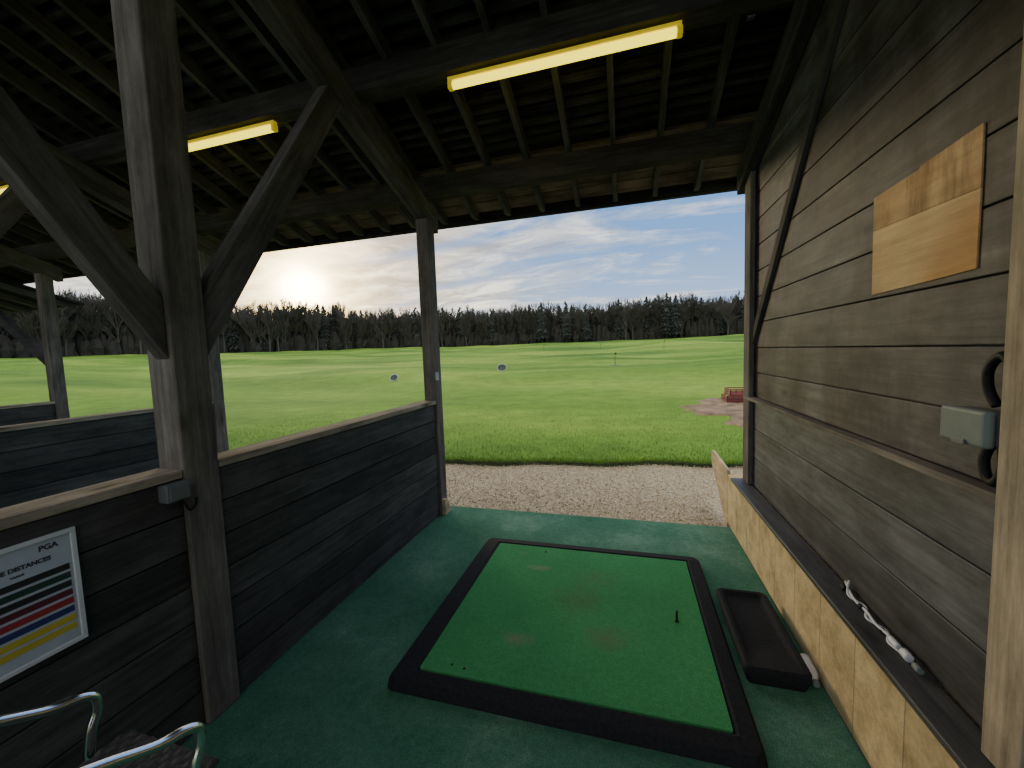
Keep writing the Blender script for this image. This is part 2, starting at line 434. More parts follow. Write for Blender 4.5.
b = MB(); b.box(.928, .979, 1.310, 3.70, 1.158, 1.184)
b.done("trim_1", M["railcap"], bevel=.003, label="narrow worn timber rail along the boarded wall", kind="structure")
MB().box(.862, 1.004, .3, 3.92, 0, .445).done("block_kerb", M["block"], bevel=.004, label="pale yellow block kerb at the foot of the boarded wall", cat="kerb")
MB().box(.845, .968, .3, 3.72, .446, .472).done("kerb_ledge_board", M["ledge"], bevel=.004, label="dark plank capping the yellow block kerb", cat="ledge")
b = MB(); b.prism([(3.924, -.06), (4.60, .36), (4.64, .47), (4.58, .50), (3.924, .475)], .862, .890)
b.done("edging_plank", M["plank_light"], bevel=.003, label="thin pale sloping timber edging plank beside the gravel", cat="plank")

# ------------------------------------------------------------------ low partitions
def partition(xc, y0, y1, label):
    root = empty("partition_wall", (xc - .005, (y0 + y1) / 2, 0), label=label, cat="partition", group="low partitions between bays")
    b = MB()
    for i in range(7):
        b.box(xc + .026, xc + .052, y0, y1, .004 + i * .16, .004 + i * .16 + .154)
        b.box(xc - .060, xc - .034, y0, y1, .004 + i * .16, .004 + i * .16 + .154)
    b.box(xc - .034, xc + .026, y0, y1, .004, 1.12)
    b.done("boards", M["knee"], parent=root, bevel=.003)
    b = MB(); b.box(xc - .075, xc + .07, y0, y1, 1.124, 1.160)
    b.done("cap_rail", M["cap"], parent=root, bevel=.005, label="pale worn timber cap rail")
    return root
pa = partition(-1.875, 1.362, 3.558, "low dark boarded partition with pale worn cap rail")
pb = partition(-1.875, -.6, 1.208, "low dark boarded partition holding the white framed sign")
for t in range(1, 4):
    dup(pa, (-PITCH * t, 0, 0), "low dark boarded partition of a neighbouring bay")
    dup(pb, (-PITCH * t, 0, 0), "low dark boarded partition of a neighbouring bay")
b = MB(); b.prism([(3.56, .0), (3.56, .16), (3.60, .16), (3.69, .02), (3.69, 0)], -1.799, -1.76)
b.done("timber_block", M["plank_light"], bevel=.003, label="small pale timber block at the foot of the front post", cat="block")

# ------------------------------------------------------------------ fluorescent lamps
zt = zu(2.62) - .010
lamp = empty("tube_lamp", (-.38, 2.62, zt), label="glowing yellow fluorescent tube fixture fixed under the purlin", cat="lamp", group="fluorescent tube lamps")
b = MB(); b.prism([(2.600, zt), (2.640, zt), (2.636, zt - .022), (2.604, zt - .022)], -1.12, .33); b.done("housing", M["housing"], parent=lamp, bevel=.003)
b = MB(); b.tube([(-1.085, 2.62, zt - .050), (.30, 2.62, zt - .050)], .024, 18); b.done("lamp_tube", M["tube"], parent=lamp, smooth=True)
for xx in (-1.12, .301):
    b = MB(); b.box(xx, xx + .034, 2.598, 2.642, zt - .074, zt - .0225); b.done("lamp_holder", M["housing"], parent=lamp, bevel=.008, seg=3)
for dx in (-2.9, -5.80, -8.75): dup(lamp, (dx, 0, 0))

# ------------------------------------------------------------------ hitting mat
mat = empty("golf_mat", (-.32, 2.34, 0), label="square green golf hitting mat in a raised black rubber border", cat="golf mat")
x0, x1, y0, y1 = -1.15, .50, 1.56, 3.11
b = MB()
b.loft([rrect(x0, x1, y0, y1, .002, .05), rrect(x0 + .006, x1 - .006, y0 + .006, y1 - .006, .034, .05), rrect(x0 + .02, x1 - .02, y0 + .02, y1 - .02, .050, .045),
        rrect(x0 + .115, x1 - .085, y0 + .085, y1 - .085, .056, .015), rrect(x0 + .135, x1 - .1, y0 + .10, y1 - .1, .046, .01), rrect(x0 + .136, x1 - .101, y0 + .101, y1 - .101, .004, .01)], True, True)
b.done("rubber_border", M["rubber"], parent=mat)
b = MB(); b.loft([rrect(x0 + .14, x1 - .105, y0 + .105, y1 - .105, z, .008) for z in (.006, .050, .054)]); b.done("turf", M["turf"], parent=mat)
b = MB(); b.tube([(.256, 2.31, .054), (.256, 2.31, .060), (.256, 2.31, .061), (.256, 2.31, .108), (.256, 2.31, .114)], [.012, .010, .006, .0055, .008], 12); b.done("rubber_tee", M["blackplastic"], parent=mat, label="short black rubber tee")
for (px, py) in ((-.62, 2.93), (-.86, 1.72), (-.79, 1.71)):
    b = MB(); b.tube([(px, py, .0542), (px + .004, py, .060)], [.006, .004], 8); b.done("tee_fragment", M["blackplastic"], label="tiny dark scrap lying on the green mat", cat="scrap", group="scraps on the mat")

tray = MB(); a0, a1, c0, c1 = .520, .80, 1.99, 2.66
tray.loft([rrect(a0 + .015, a1 - .015, c0 + .015, c1 - .015, .001, .03), rrect(a0, a1, c0, c1, .055, .035), rrect(a0, a1, c0, c1, .080, .035), rrect(a0 + .012, a1 - .012, c0 + .012, c1 - .012, .090, .03),
           rrect(a0 + .030, a1 - .030, c0 + .030, c1 - .030, .088, .025), rrect(a0 + .050, a1 - .050, c0 + .17, c1 - .050, .070, .02), rrect(a0 + .07, a1 - .07, c0 + .21, c1 - .08, .067, .02)])
tray.done("ball_tray", M["rubber"], label="black rubber ball tray lying beside the green mat", cat="tray")
def lathe_path(p0, d, prof):
    p0 = Vector(p0); d = Vector(d).normalized()
    return [p0 + d * h for h, r in prof], [r for h, r in prof]
bot = empty("plastic_bottle", (.825, 2.11, 0), label="small white plastic bottle lying between tray and kerb", cat="bottle")
pp, rr = lathe_path((.832, 2.20, .029), (-.05, -1, 0), [(0, .018), (.004, .026), (.03, .028), (.05, .026), (.07, .028), (.11, .028), (.135, .018), (.145, .012), (.152, .012)])
b = MB(); b.tube(pp, rr, 18); b.done("body", M["white"], parent=bot, smooth=True)
pp, rr = lathe_path((.824, 2.047, .029), (-.05, -1, 0), [(0, .014), (.002, .015), (.018, .015), (.02, .013)])
b = MB(); b.tube(pp, rr, 14); b.done("cap", M["greyplastic"], parent=bot)

# ------------------------------------------------------------------ wall items
pw = empty("plywood_patch", (.976, 1.75, 1.785), label="pale golden plywood in two stained pieces on the dark boards", cat="board")
b = MB(); b.prism([(1.500, 1.795), (1.70, 1.789), (2.012, 1.785), (2.016, 2.040), (1.498, 2.020)], .974, .9795); b.done("lower_sheet", M["ply"], parent=pw, bevel=.001)
b = MB(); b.prism([(1.498, 2.0212), (2.016, 2.0412), (2.018, 2.172), (1.76, 2.178), (1.75, 2.186), (1.500, 2.198)], .974, .9795); b.done("upper_sheet", M["ply2"], parent=pw, bevel=.001, label="darker stained upper plywood piece")
jb = empty("junction_box", (.95, 1.40, 1.30), label="grey-green weatherproof electrical box on the boarded wall", cat="electrical box")
MB().box(.925, .979, 1.333, 1.482, 1.307, 1.398).done("body", M["greyplastic2"], parent=jb, bevel=.008)
MB().box(.897, .924, 1.328, 1.487, 1.302, 1.403).done("cover", M["greyplastic"], parent=jb, bevel=.010, seg=3)
MB().box(.891, .8965, 1.385, 1.43, 1.302, 1.318).done("latch", M["greyplastic2"], parent=jb, bevel=.002)
def smooth_path(p, n=6):
    out = []
    P = [Vector(q) for q in p]
    for i in range(len(P) - 1):
        a = P[max(i - 1, 0)]; b_ = P[i]; c = P[i + 1]; d = P[min(i + 2, len(P) - 1)]
        for k in range(n):
            t = k / n
            out.append(.5 * ((2 * b_) + (c - a) * t + (2 * a - 5 * b_ + 4 * c - d) * t * t + (3 * b_ - a - 3 * c + d) * t ** 3))
    out.append(P[-1]); return out
sp = smooth_path([(.96, 1.385, 1.410), (.955, 1.405, 1.45), (.95, 1.405, 1.50), (.95, 1.385, 1.535), (.95, 1.355, 1.545), (.955, 1.335, 1.50), (.962, 1.335, 1.42)], 8)
b = MB(); b.tube(sp, .012, 12); b.done("cable_loop", M["blackplastic"], smooth=True, label="thick black cable looping above the electrical box", cat="cable")
sp = smooth_path([(.955, 1.395, 1.299), (.95, 1.402, 1.26), (.95, 1.395, 1.222), (.95, 1.378, 1.205), (.95, 1.36, 1.21), (.955, 1.35, 1.25), (.955, 1.35, 1.297)], 8)
b = MB(); b.tube(sp, .012, 12); b.done("cable_loop", M["blackplastic"], smooth=True, label="thick black cable hanging below the electrical box", cat="cable")

cord = empty("electric_cord", (.94, 1.86, .474), label="white flexible cord with fittings lying on the dark ledge", cat="cord")
sp = smooth_path([(.955, 2.10, .50), (.945, 2.05, .49), (.935, 1.98, .485), (.94, 1.90, .484), (.93, 1.82, .486), (.94, 1.75, .488)], 8)
b = MB(); b.tube(sp, .0055, 10); b.done("lead", M["white"], parent=cord, smooth=True)
sp = smooth_path([(.958, 2.08, .515), (.93, 2.02, .481), (.955, 1.94, .482), (.92, 1.86, .481), (.950, 1.79, .482), (.92, 1.72, .482), (.935, 1.66, .482)], 8)
b = MB(); b.tube(sp, .0045, 10); b.done("lead", M["white"], parent=cord, smooth=True)
for (yy, mm, r, L) in ((2.09, "blackplastic", .012, .03), (1.95, "blackplastic", .009, .02), (1.80, "blackplastic", .009, .02), (1.74, "white", .012, .045), (1.67, "white", .015, .035), (1.61, "greyplastic", .012, .03)):
    b = MB(); b.tube([(.938, yy, .4735 + r), (.937, yy - .004, .4735 + r), (.935, yy - L, .4735 + r), (.935, yy - L - .004, .4735 + r)], [r * .8, r, r, r * .8], 14)
    b.done("connector", M[mm], parent=cord, label="plug-like connector")

sb = empty("socket_box", (-1.80, 1.16, 1.04), label="small grey socket box under the cap rail beside the post", cat="electrical box")
MB().box(-1.822, -1.765, 1.115, 1.205, 1.045, 1.118).done("body", M["greyplastic2"], parent=sb, bevel=.008, seg=3)
MB().box(-1.764, -1.757, 1.122, 1.198, 1.052, 1.111).done("cover", M["greyplastic2"], parent=sb, bevel=.003)
b = MB(); b.tube(smooth_path([(-1.79, 1.18, 1.046), (-1.785, 1.19, 1.02), (-1.783, 1.2, .995), (-1.79, 1.215, .985), (-1.785, 1.23, 1.0), (-1.786, 1.24, 1.03)]), .005, 8); b.done("cable", M["blackplastic"], parent=sb, smooth=True)
MB().box(-1.795, -1.765, 3.555, 3.5598, 1.36, 1.44).done("notice_card", M["paper"], label="tiny white notice card pinned to the front post", cat="notice")

# ------------------------------------------------------------------ sign
XS = -1.820
sign = empty("distance_sign", (XS, .705, .67), label="white framed sheet listing range distances in coloured rows", cat="sign")
sy0, sy1, sz0, sz1 = .553, .857, .672, 1.066
b = MB()
for bx in ((sy0, sy1, sz0, sz0 + .014), (sy0, sy1, sz1 - .014, sz1), (sy0, sy0 + .014, sz0 + .014, sz1 - .014), (sy1 - .014, sy1, sz0 + .014, sz1 - .014)):
    b.box(XS, XS + .012, bx[0], bx[1], bx[2], bx[3])
b.done("frame", M["white"], parent=sign, bevel=.002)
MB().box(XS, XS + .005, sy0 + .012, sy1 - .012, sz0 + .012, sz1 - .012).done("sheet", M["paper"], parent=sign)
def text(body, y, z, size, mat, parent, name="lettering", x=XS + .0056, align="CENTER", bold=.0):
    cu = bpy.data.curves.new(name, "FONT"); cu.body = body; cu.size = size; cu.align_x = align; cu.extrude = .0003; cu.offset = bold
    tmp = bpy.data.objects.new("tmp", cu); COL.objects.link(tmp)
    bpy.context.view_layer.update()
    me = bpy.data.meshes.new_from_object(tmp.evaluated_get(bpy.context.evaluated_depsgraph_get()))
    bpy.data.objects.remove(tmp)
    me.materials.clear(); me.materials.append(mat)
    R = Matrix(((0, 0, 1), (1, 0, 0), (0, 1, 0))).to_4x4()
    me.transform(R)
    o = bpy.data.objects.new(name, me); COL.objects.link(o); o.parent = parent
    o.location = Vector((x, y, z)) - parent.location
    return o
text("PGA", .79, 1.020, .024, M["p_text"], sign, "logo_lettering", bold=.0009)
text("RANGE DISTANCES", .712, .984, .0185, M["p_text"], sign, bold=.0009)
text("YARDS", .715, .964, .010, M["p_text"], sign, bold=.0003)
rowc = ["p_black", "p_green", "p_black", "p_maroon", "p_red", "p_navy", "p_yellow", "p_yellow"]
zz = .950
for i, c in enumerate(rowc):
    MB().box(XS + .0051, XS + .0062, .578, .834, zz - .0205, zz).done("colour_bar", M[c], parent=sign)
    zz -= .0295

# ------------------------------------------------------------------ chair
ch = empty("bistro_chair", (-1.31, .5, 0), label="chrome tube armchair with black woven seat by the partition", cat="chair")
M["rattan"] = plain("black_weave", (.075, .070, .066), .5, var=.3, scale=90)
for sx, xx in ((-1, -1.52), (1, -1.11)):
    p = smooth_path([(xx - sx * .01, .20, .875), (xx, .28, .85), (xx, .40, .797), (xx, .52, .737), (xx, .62, .680), (xx, .68, .660), (xx, .715, .635), (xx, .718, .59), (xx, .70, .54), (xx + 0, .69, .44), (xx, .71, .25), (xx, .73, .002)], 6)
    b = MB(); b.tube(p, .0135, 14); b.done("arm_and_front_leg", M["chrome"], parent=ch, smooth=True, label="curved chrome arm tube running down into the front leg")
    p = smooth_path([(xx - sx * .03, .225, .80), (xx - sx * .03, .25, .6), (xx - sx * .03, .27, .44), (xx - sx * .02, .23, .2), (xx - sx * .01, .19, .002)], 6)
    b = MB(); b.tube(p, .011, 12); b.done("rear_leg", M["chrome"], parent=ch, smooth=True)
b = MB(); b.tube(smooth_path([(-1.515, .20, .875), (-1.46, .17, .89), (-1.315, .155, .895), (-1.17, .17, .89), (-1.115, .20, .875)], 6), .0125, 14); b.done("top_rail", M["chrome"], parent=ch, smooth=True)
for yy in (.29, .72):
    b = MB(); b.tube([(-1.51, yy, .455), (-1.12, yy, .455)], .010, 10); b.done("seat_rail", M["chrome"], parent=ch, smooth=True)
def weave(name, o, u, v, nrm, nu, nv, th, mat):
    b = MB(); o = Vector(o); u = Vector(u); v = Vector(v); nrm = Vector(nrm); n1 = nu * 5; n2 = nv * 5
    top = []; bot_ = []
    for j in range(n2 + 1):
        for i in range(n1 + 1):
            h = .006 * math.sin(math.pi * i / 5) * math.sin(math.pi * j / 5)
            e = -.006 if i in (0, n1) or j in (0, n2) else 0
            q = o + u * (i / n1) + v * (j / n2)
            top.append(b.bm.verts.new(q + nrm * (h + th + e))); bot_.append(b.bm.verts.new(q + nrm * (h * .3)))
    W = n1 + 1
    for j in range(n2):
        for i in range(n1):
            a = j * W + i
            b.bm.faces.new((top[a], top[a + 1], top[a + 1 + W], top[a + W])); b.bm.faces.new((bot_[a], bot_[a + W], bot_[a + 1 + W], bot_[a + 1]))
    for i in range(n1):
        for r in (0, n2 * W): b.bm.faces.new((top[r + i], bot_[r + i], bot_[r + i + 1], top[r + i + 1]))
    for j in range(n2):
        for r in (0, n1): b.bm.faces.new((top[j * W + r], top[(j + 1) * W + r], bot_[(j + 1) * W + r], bot_[j * W + r]))
    return b.done(name, mat, parent=ch, smooth=True)
weave("woven_seat", (-1.50, .275, .468), (.37, 0, 0), (0, .50, 0), (0, 0, 1), 18, 24, .016, M["rattan"])
weave("woven_back", (-1.49, .215, .54), (.34, 0, 0), (0, -.055, .33), (0, 1, .1), 18, 18, .012, M["rattan"])

# ------------------------------------------------------------------ outside ground
def sstep(a, b_, x):
    t = max(0, min(1, (x - a) / (b_ - a))); return t * t * (3 - 2 * t)
def gz(x, y):
    r = math.hypot(x, y)
    z = 5.4 * sstep(40, 230, r)
    k = sstep(9, 35, r)
    z += k * 1.1 * (noise.noise(Vector((x / 26, y / 13, 3.1))) + .35)
    z += k * .22 * (noise.noise(Vector((x / 7, y / 6, 1.1))) + .5)
    z += .02 * (noise.noise(Vector((x / 1.2, y / 1.2, .5))))
    return z
MB().box(-500, 400, -200, 500, -.9, -.13).done("ground", M["soil"], label="bare earth around the shelter", kind="structure")
b = MB()
nx, ny = 120, 20
V = []
for j in range(ny + 1):
    for i in range(nx + 1):
        xx = -18 + 26 * i / nx; yy = 3.801 + 3.6 * j / ny
        V.append(b.bm.verts.new((xx, yy, -.05 + .02 * noise.noise(Vector((xx * 2, yy * 2, 0))) - (.0 if yy < 5 else (yy - 5) * .01))))
for j in range(ny):
    for i in range(nx):
        a = j * (nx + 1) + i; b.bm.faces.new((V[a], V[a + 1], V[a + nx + 2], V[a + nx + 1]))
b.done("gravel_strip", M["gravel"], smooth=True, label="strip of pale beige gravel in front of the bays", kind="stuff", cat="gravel")
def edge_y(x): return max(5.0, 5.78 + .13 * x) + .10 * noise.noise(Vector((x * 1.3, 0, 0))) + .05 * noise.noise(Vector((x * 6, 2, 0)))
b = MB()
xs = []
n = 160
for i in range(n + 1):
    t = i / n * 2 - 1
    xs.append(math.copysign(abs(t) ** 2.6 * 330 + abs(t) * 12, t))
ys = []
for j in range(140):
    t = j / 139; ys.append(14 * t + 330 * t ** 2.8)
V = []
for j, yy in enumerate(ys):
    for i, xx in enumerate(xs):
        y_ = edge_y(xx) + yy
        z = gz(xx, y_) + (.015 if j else -.13)
        if j == 1: y_ -= .10
        V.append(b.bm.verts.new((xx, y_, z)))
W = len(xs)
for j in range(len(ys) - 1):
    for i in range(W - 1):
        a = j * W + i; f = b.bm.faces.new((V[a], V[a + 1], V[a + W + 1], V[a + W]))
        if j == 0: f.material_index = 1
gf = b.done("grass_field", M["grass"], origin=(0, 0, 0), smooth=True, label="wide rolling bright green mown range field", kind="stuff", cat="grass")
gf.data.materials.append(M["edgeshade"])
b = MB()
for i in range(32000):
    xx = random.uniform(-9, 3.5); t = random.random() ** 2.2
    yy = edge_y(xx) - .04 + t * 7
    z = gz(xx, yy) + .005; a = random.uniform(0, math.pi); h = random.uniform(.02, .055) * (1.3 - .7 * t); w = random.uniform(.003, .006)
    dx, dy = math.cos(a) * w, math.sin(a) * w; lx, ly = random.uniform(-.03, .03), random.uniform(-.04, .02)
    b.faces([(xx - dx, yy - dy, z), (xx + dx, yy + dy, z), (xx + lx, yy + ly, z + h)], [(0, 1, 2)])
b.done("grass_blades", M["blade"], origin=(0, 0, 0), recalc=False, label="short green grass blades along the gravel edge", kind="stuff", cat="grass")
b = MB()
ico = bmesh.new(); bmesh.ops.create_icosphere(ico, subdivisions=1, radius=1)
iv = [v.co.copy() for v in ico.verts]; ifc = [[v.index for v in f.verts] for f in ico.faces]; ico.free()
for i in range(12000):
    xx = random.uniform(-5.2, 1.9); yy = random.uniform(3.84, edge_y(xx) + .05)
    if .82 < xx < .94 and yy < 4.65: continue
    r = random.uniform(.005, .010); R = Matrix.Rotation(random.uniform(0, 6.28), 3, Vector((random.random(), random.random(), random.random() + .1)).normalized())
    sc = Vector((1, random.uniform(.6, 1), random.uniform(.45, .8)))
    c = Vector((xx, yy, -.045 + .02 * noise.noise(Vector((xx * 2, yy * 2, 0))) + r * .2))
    b.faces([c + R @ Vector((v.x * sc.x, v.y * sc.y, v.z * sc.z)) * r for v in iv], ifc)
b.done("pebbles", M["pebble"], origin=(0, 0, 0), recalc=False, label="loose pale beige pebbles covering the gravel strip", kind="stuff", cat="gravel")
b = MB(); c = Vector((3.45, 10.8))
nr, na = 12, 80; grid = []
for i in range(nr + 1):
    row = []
    for k in range(na):
        a = 2 * math.pi * k / na; rr_ = (i / nr) * (1 + .5 * noise.noise(Vector((math.cos(a) * 2.2, math.sin(a) * 2.2, 4))) + .3 * noise.noise(Vector((math.cos(a) * 9, math.sin(a) * 9, 1))))
        xx = c.x + 1.85 * rr_ * math.cos(a); yy = c.y + 2.3 * rr_ * math.sin(a)
        row.append(b.bm.verts.new((xx, yy, gz(xx, yy) + (.05 + .05 * noise.noise(Vector((xx * 3, yy * 3, 9))) if i < nr else -.03))))
    grid.append(row)
for i in range(nr):
    for k in range(na):
        b.bm.faces.new((grid[i][k], grid[i][(k + 1) % na], grid[i + 1][(k + 1) % na], grid[i + 1][k]))
b.done("earth_patch", M["earth"], smooth=True, label="bare brown earth patch worn into the grass", kind="stuff", cat="earth")
def crate(x, y, z, lab):
    root = empty("plastic_crate", (x, y, z), label=lab, cat="crate", group="red crates on the earth patch")
    b = MB(); w, d, h = .42, .32, .17
    b.box(x - w, x + w, y - d, y + d, z, z + .02)
    for (xa, xb, ya, yb) in ((x - w, x + w, y - d, y - d + .02), (x - w, x + w, y + d - .02, y + d), (x - w, x - w + .02, y - d + .02, y + d - .02), (x + w - .02, x + w, y - d + .02, y + d - .02)):
        for zz in (.03, .085, .14): b.box(xa, xb, ya, yb, z + zz, z + zz + .03)
    for xx in [x - w + .84 * i / 6 for i in range(7)]:
        b.box(xx - .012, xx + .012, y - d - .006, y - d - .0005, z + .02, z + h)
    for xx in (x - w - .006, x + w - .018):
        for yy in (y - d - .006, y + d - .018): b.box(xx, xx + .024, yy, yy + .024, z, z + h)
    b.done("body", M["red"], parent=root, bevel=.003)
    return root
zc = gz(2.95, 12.1) + .05
crate(3.0, 12.1, zc, "red slatted plastic crate on bare earth"); crate(3.08, 12.12, zc + .175, "red slatted plastic crate stacked on another")

M["targetgrey"] = plain("target_net_grey", (.09, .10, .09), .9, var=.3, scale=10, spec=.1)
def target(x, y, s, lab):
    z = gz(x, y); root = empty("target_basket", (x, y, z), label=lab, cat="golf target", group="round targets on the range")
    b = MB(); pts = [(x + s * math.cos(2 * math.pi * k / 32), y + s * .35 * math.sin(2 * math.pi * k / 32), z + .20 * s + s * .65 + s * .7 * math.sin(2 * math.pi * k / 32)) for k in range(33)]
    b.tube(pts, .02 * s + .012, 8, False); b.done("rim", M["paper"], parent=root, smooth=True)
    b = MB(); rings = []
    for i in range(6):
        f = 1 - i / 6; rings.append([(x + s * f * math.cos(2 * math.pi * k / 32), y + s * .35 * f * math.sin(2 * math.pi * k / 32) + .25 * s * (1 - f), z + .20 * s + s * .65 + s * .7 * f * math.sin(2 * math.pi * k / 32)) for k in range(32)])
    b.loft(rings, False, True); b.done("basket", M["targetgrey"], parent=root, smooth=True)
    for dx in (-.5, .5):
        b = MB(); b.tube([(x + dx * s, y, z - .02), (x + dx * s * .8, y, z + .5 * s)], .03, 6); b.done("leg", M["blackplastic"], parent=root)
target(-13.6, 21.4, .27, "grey round target basket on dark legs in grass")
target(-8.2, 26.2, .33, "grey round target basket on dark legs in grass")
def flag(x, y, h, lab):
    z = gz(x, y); root = empty("flagstick", (x, y, z), label=lab, cat="flag", group="marker flags on the range")
    b = MB(); b.tube([(x, y, z - .05), (x, y, z + h)], .02, 6); b.done("pole", M["blackplastic"], parent=root)
    b = MB(); b.faces([(x, y, z + h), (x + .18 * h, y + .03, z + h * .92), (x, y, z + h * .84), (x, y + .015, z + h), (x + .18 * h, y + .045, z + h * .92), (x, y + .015, z + h * .84)], [(0, 1, 2), (3, 5, 4), (0, 3, 4, 1), (1, 4, 5, 2)])
    b.done("pennant", M["blackplastic"], parent=root)
    b = MB(); b.tube([(x, y, z - .05), (x, y, z + .03)], .4, 16); b.done("cup_base", M["greyplastic2"], parent=root)
flag(-.8, 31, .95, "dark marker flag on a thin pole in grass")
flag(-19, 95, 1.5, "dark marker flag on a thin pole in grass"); flag(-6, 100, 1.5, "dark marker flag on a thin pole in grass"); flag(7, 82, 1.4, "dark marker flag on a thin pole in grass")
flag(-40, 75, 1.5, "dark marker flag on a thin pole in grass")

# ------------------------------------------------------------------ trees
def bare_tree(seed, H=18):
    rnd = random.Random(seed); b = MB()
    def br(p, d, L, r, dep):
        mid = p + d * L * .5 + Vector((rnd.uniform(-1, 1), rnd.uniform(-1, 1), 0)) * L * .05
        e = p + d * L
        b.tube([p, mid, e], [r, r * .8, r * .55], 3 if dep else 6, False)
        if dep >= 4: return
        for k in range(5 if dep else 8):
            a = rnd.uniform(0, 6.28); sp_ = rnd.uniform(.25, .65)
            nd = (d + Vector((math.cos(a), math.sin(a), rnd.uniform(.0, .5))) * sp_).normalized()
            st = p.lerp(e, rnd.uniform(.3, 1.0)) if dep else p.lerp(e, rnd.uniform(.35, 1))
            br(st, nd, L * rnd.uniform(.42, .64), max(.045, r * .5), dep + 1)
        br(e, (d + Vector((rnd.uniform(-.2, .2), rnd.uniform(-.2, .2), .3))).normalized(), L * .6, max(.045, r * .55), dep + 1)
    br(Vector((0, 0, -.3)), Vector((0, 0, 1)), H * .42, .26, 0)
    bm = b.bm; me = bpy.data.meshes.new("bare_tree"); bm.to_mesh(me); bm.free(); me.materials.append(M["bark"]); return me
def fir(seed, H=20):
    rnd = random.Random(seed); b = MB()
    b.tube([(0, 0, -.3), (0, 0, H * .98)], [.3, .04], 6, False)
    nl = 22; w = rnd.uniform(.13, .18)
    for i in range(nl):
        f = i / nl; z = H * (.12 + .84 * f); R = (H * w * (1 - f) ** .65 + .35) * rnd.uniform(.8, 1.15)
        ox, oy = rnd.uniform(-.3, .3), rnd.uniform(-.3, .3)
        vs = [(ox, oy, z + H * .06)]
        n_ = 10
        for k in range(n_ * 2):
            a = math.pi * k / n_ + i; rr_ = R * (rnd.uniform(.7, 1.2) if k % 2 else rnd.uniform(.4, .7))
            vs.append((ox + rr_ * math.cos(a), oy + rr_ * math.sin(a), z - (.3 * R * rnd.uniform(.4, 1.3) if k % 2 else 0)))
        b.faces(vs, [(0, k + 1, (k + 1) % (2 * n_) + 1) for k in range(2 * n_)])
    me = bpy.data.meshes.new("fir_tree"); b.bm.to_mesh(me); b.bm.free(); me.materials.append(M["conifer"]); return me
BT = [bare_tree(s) for s in (1, 2, 3, 4, 5)]; FT = [fir(s) for s in (11, 12, 13, 14)]
rnd = random.Random(5)
NT = 298
for i in range(NT):
    az = math.radians(-70 + 88 * (i + rnd.uniform(-.4, .4)) / NT)
    r = rnd.uniform(205, 240) if i % 3 else rnd.uniform(200, 212)
    xx, yy = math.sin(az) * r, math.cos(az) * r
    deg = math.degrees(az)
    pf = .42 if deg > -14 else (.2 if deg > -42 else .08)
    isf = rnd.random() < pf
    base = 1.22 + .10 * noise.noise(Vector((deg * .12, 5, 0)))
    if deg < -38: base *= 1.12
    s = base * rnd.uniform(.92, 1.05)
    me = rnd.choice(FT if isf else BT)
    if isf: s *= .85
    o = bpy.data.objects.new("fir_tree" if isf else "bare_tree", me); COL.objects.link(o)
    o.location = (xx, yy, gz(xx, yy) - .2); o.scale = (s * rnd.uniform(.95, 1.2), s * rnd.uniform(.95, 1.2), s); o.rotation_euler.z = rnd.uniform(0, 6.28)
    tag(o, "dark green conifer in the woodland edge" if isf else "leafless grey-brown winter tree in the woodland edge", "tree", "trees of the distant woodland")
b = MB()
for i in range(5600):
    az = math.radians(rnd.uniform(-72, 20)); u_ = rnd.random(); r = 203 + 47 * u_; xx, yy = math.sin(az) * r, math.cos(az) * r
    h = rnd.uniform(5, 9) + u_ * 12; w = rnd.uniform(.9, 2.2); z = gz(xx, yy) - .3
    n_ = 6; vs = []
    for f, q in ((0, .9), (.4, 1.0), (.8, .55)):
        for k in range(n_):
            a = 6.283 * k / n_; j = rnd.uniform(.6, 1.4); vs.append((xx + w * q * j * math.cos(a), yy + w * q * j * math.sin(a), z + h * f * rnd.uniform(.8, 1.2)))
    vs.append((xx + rnd.uniform(-.8, .8), yy, z + h))
    fs = [(l * n_ + k, l * n_ + (k + 1) % n_, (l + 1) * n_ + (k + 1) % n_, (l + 1) * n_ + k) for l in range(2) for k in range(n_)] + [(2 * n_ + k, 2 * n_ + (k + 1) % n_, 3 * n_) for k in range(n_)]
    b.faces(vs, fs)
b.done("woodland_scrub", M["scrub"], origin=(0, 0, 0), recalc=False, label="dense dark undergrowth filling the distant woodland", kind="stuff", cat="shrubs")

# ------------------------------------------------------------------ world
SUN = Vector((-.671, .7245, .157)).normalized()
w = bpy.data.worlds.new("World"); SC.world = w; w.use_nodes = True
nt = w.node_tree; bg = nt.nodes["Background"]
tc = nt.nodes.new("ShaderNodeTexCoord")
nrm = nt.nodes.new("ShaderNodeVectorMath"); nrm.operation = "NORMALIZE"; nt.links.new(tc.outputs["Generated"], nrm.inputs[0])
sep = nt.nodes.new("ShaderNodeSeparateXYZ"); nt.links.new(nrm.outputs[0], sep.inputs[0])
zc_ = math_n(nt, "MAXIMUM", sep.outputs[2], 0.0)
sky = ramp(nt, zc_, [(0, (.74, .82, .90)), (.08, (.50, .68, .94)), (.24, (.22, .44, .86)), (.6, (.10, .25, .62)), (1, (.10, .22, .5))])
den = math_n(nt, "ADD", zc_, .10)
cx = math_n(nt, "DIVIDE", sep.outputs[0], den); cy = math_n(nt, "DIVIDE", sep.outputs[1], den)
cmb = nt.nodes.new("ShaderNodeCombineXYZ"); nt.links.new(cx, cmb.inputs[0]); nt.links.new(cy, cmb.inputs[1])
mp = nt.nodes.new("ShaderNodeMapping"); mp.inputs["Rotation"].default_value = (0, 0, .9); mp.inputs["Scale"].default_value = (.6, 1.3, 1); nt.links.new(cmb.outputs[0], mp.inputs[0])
n1 = noise_tex(nt, mp.outputs[0], .9, 12, .66, 1.2)
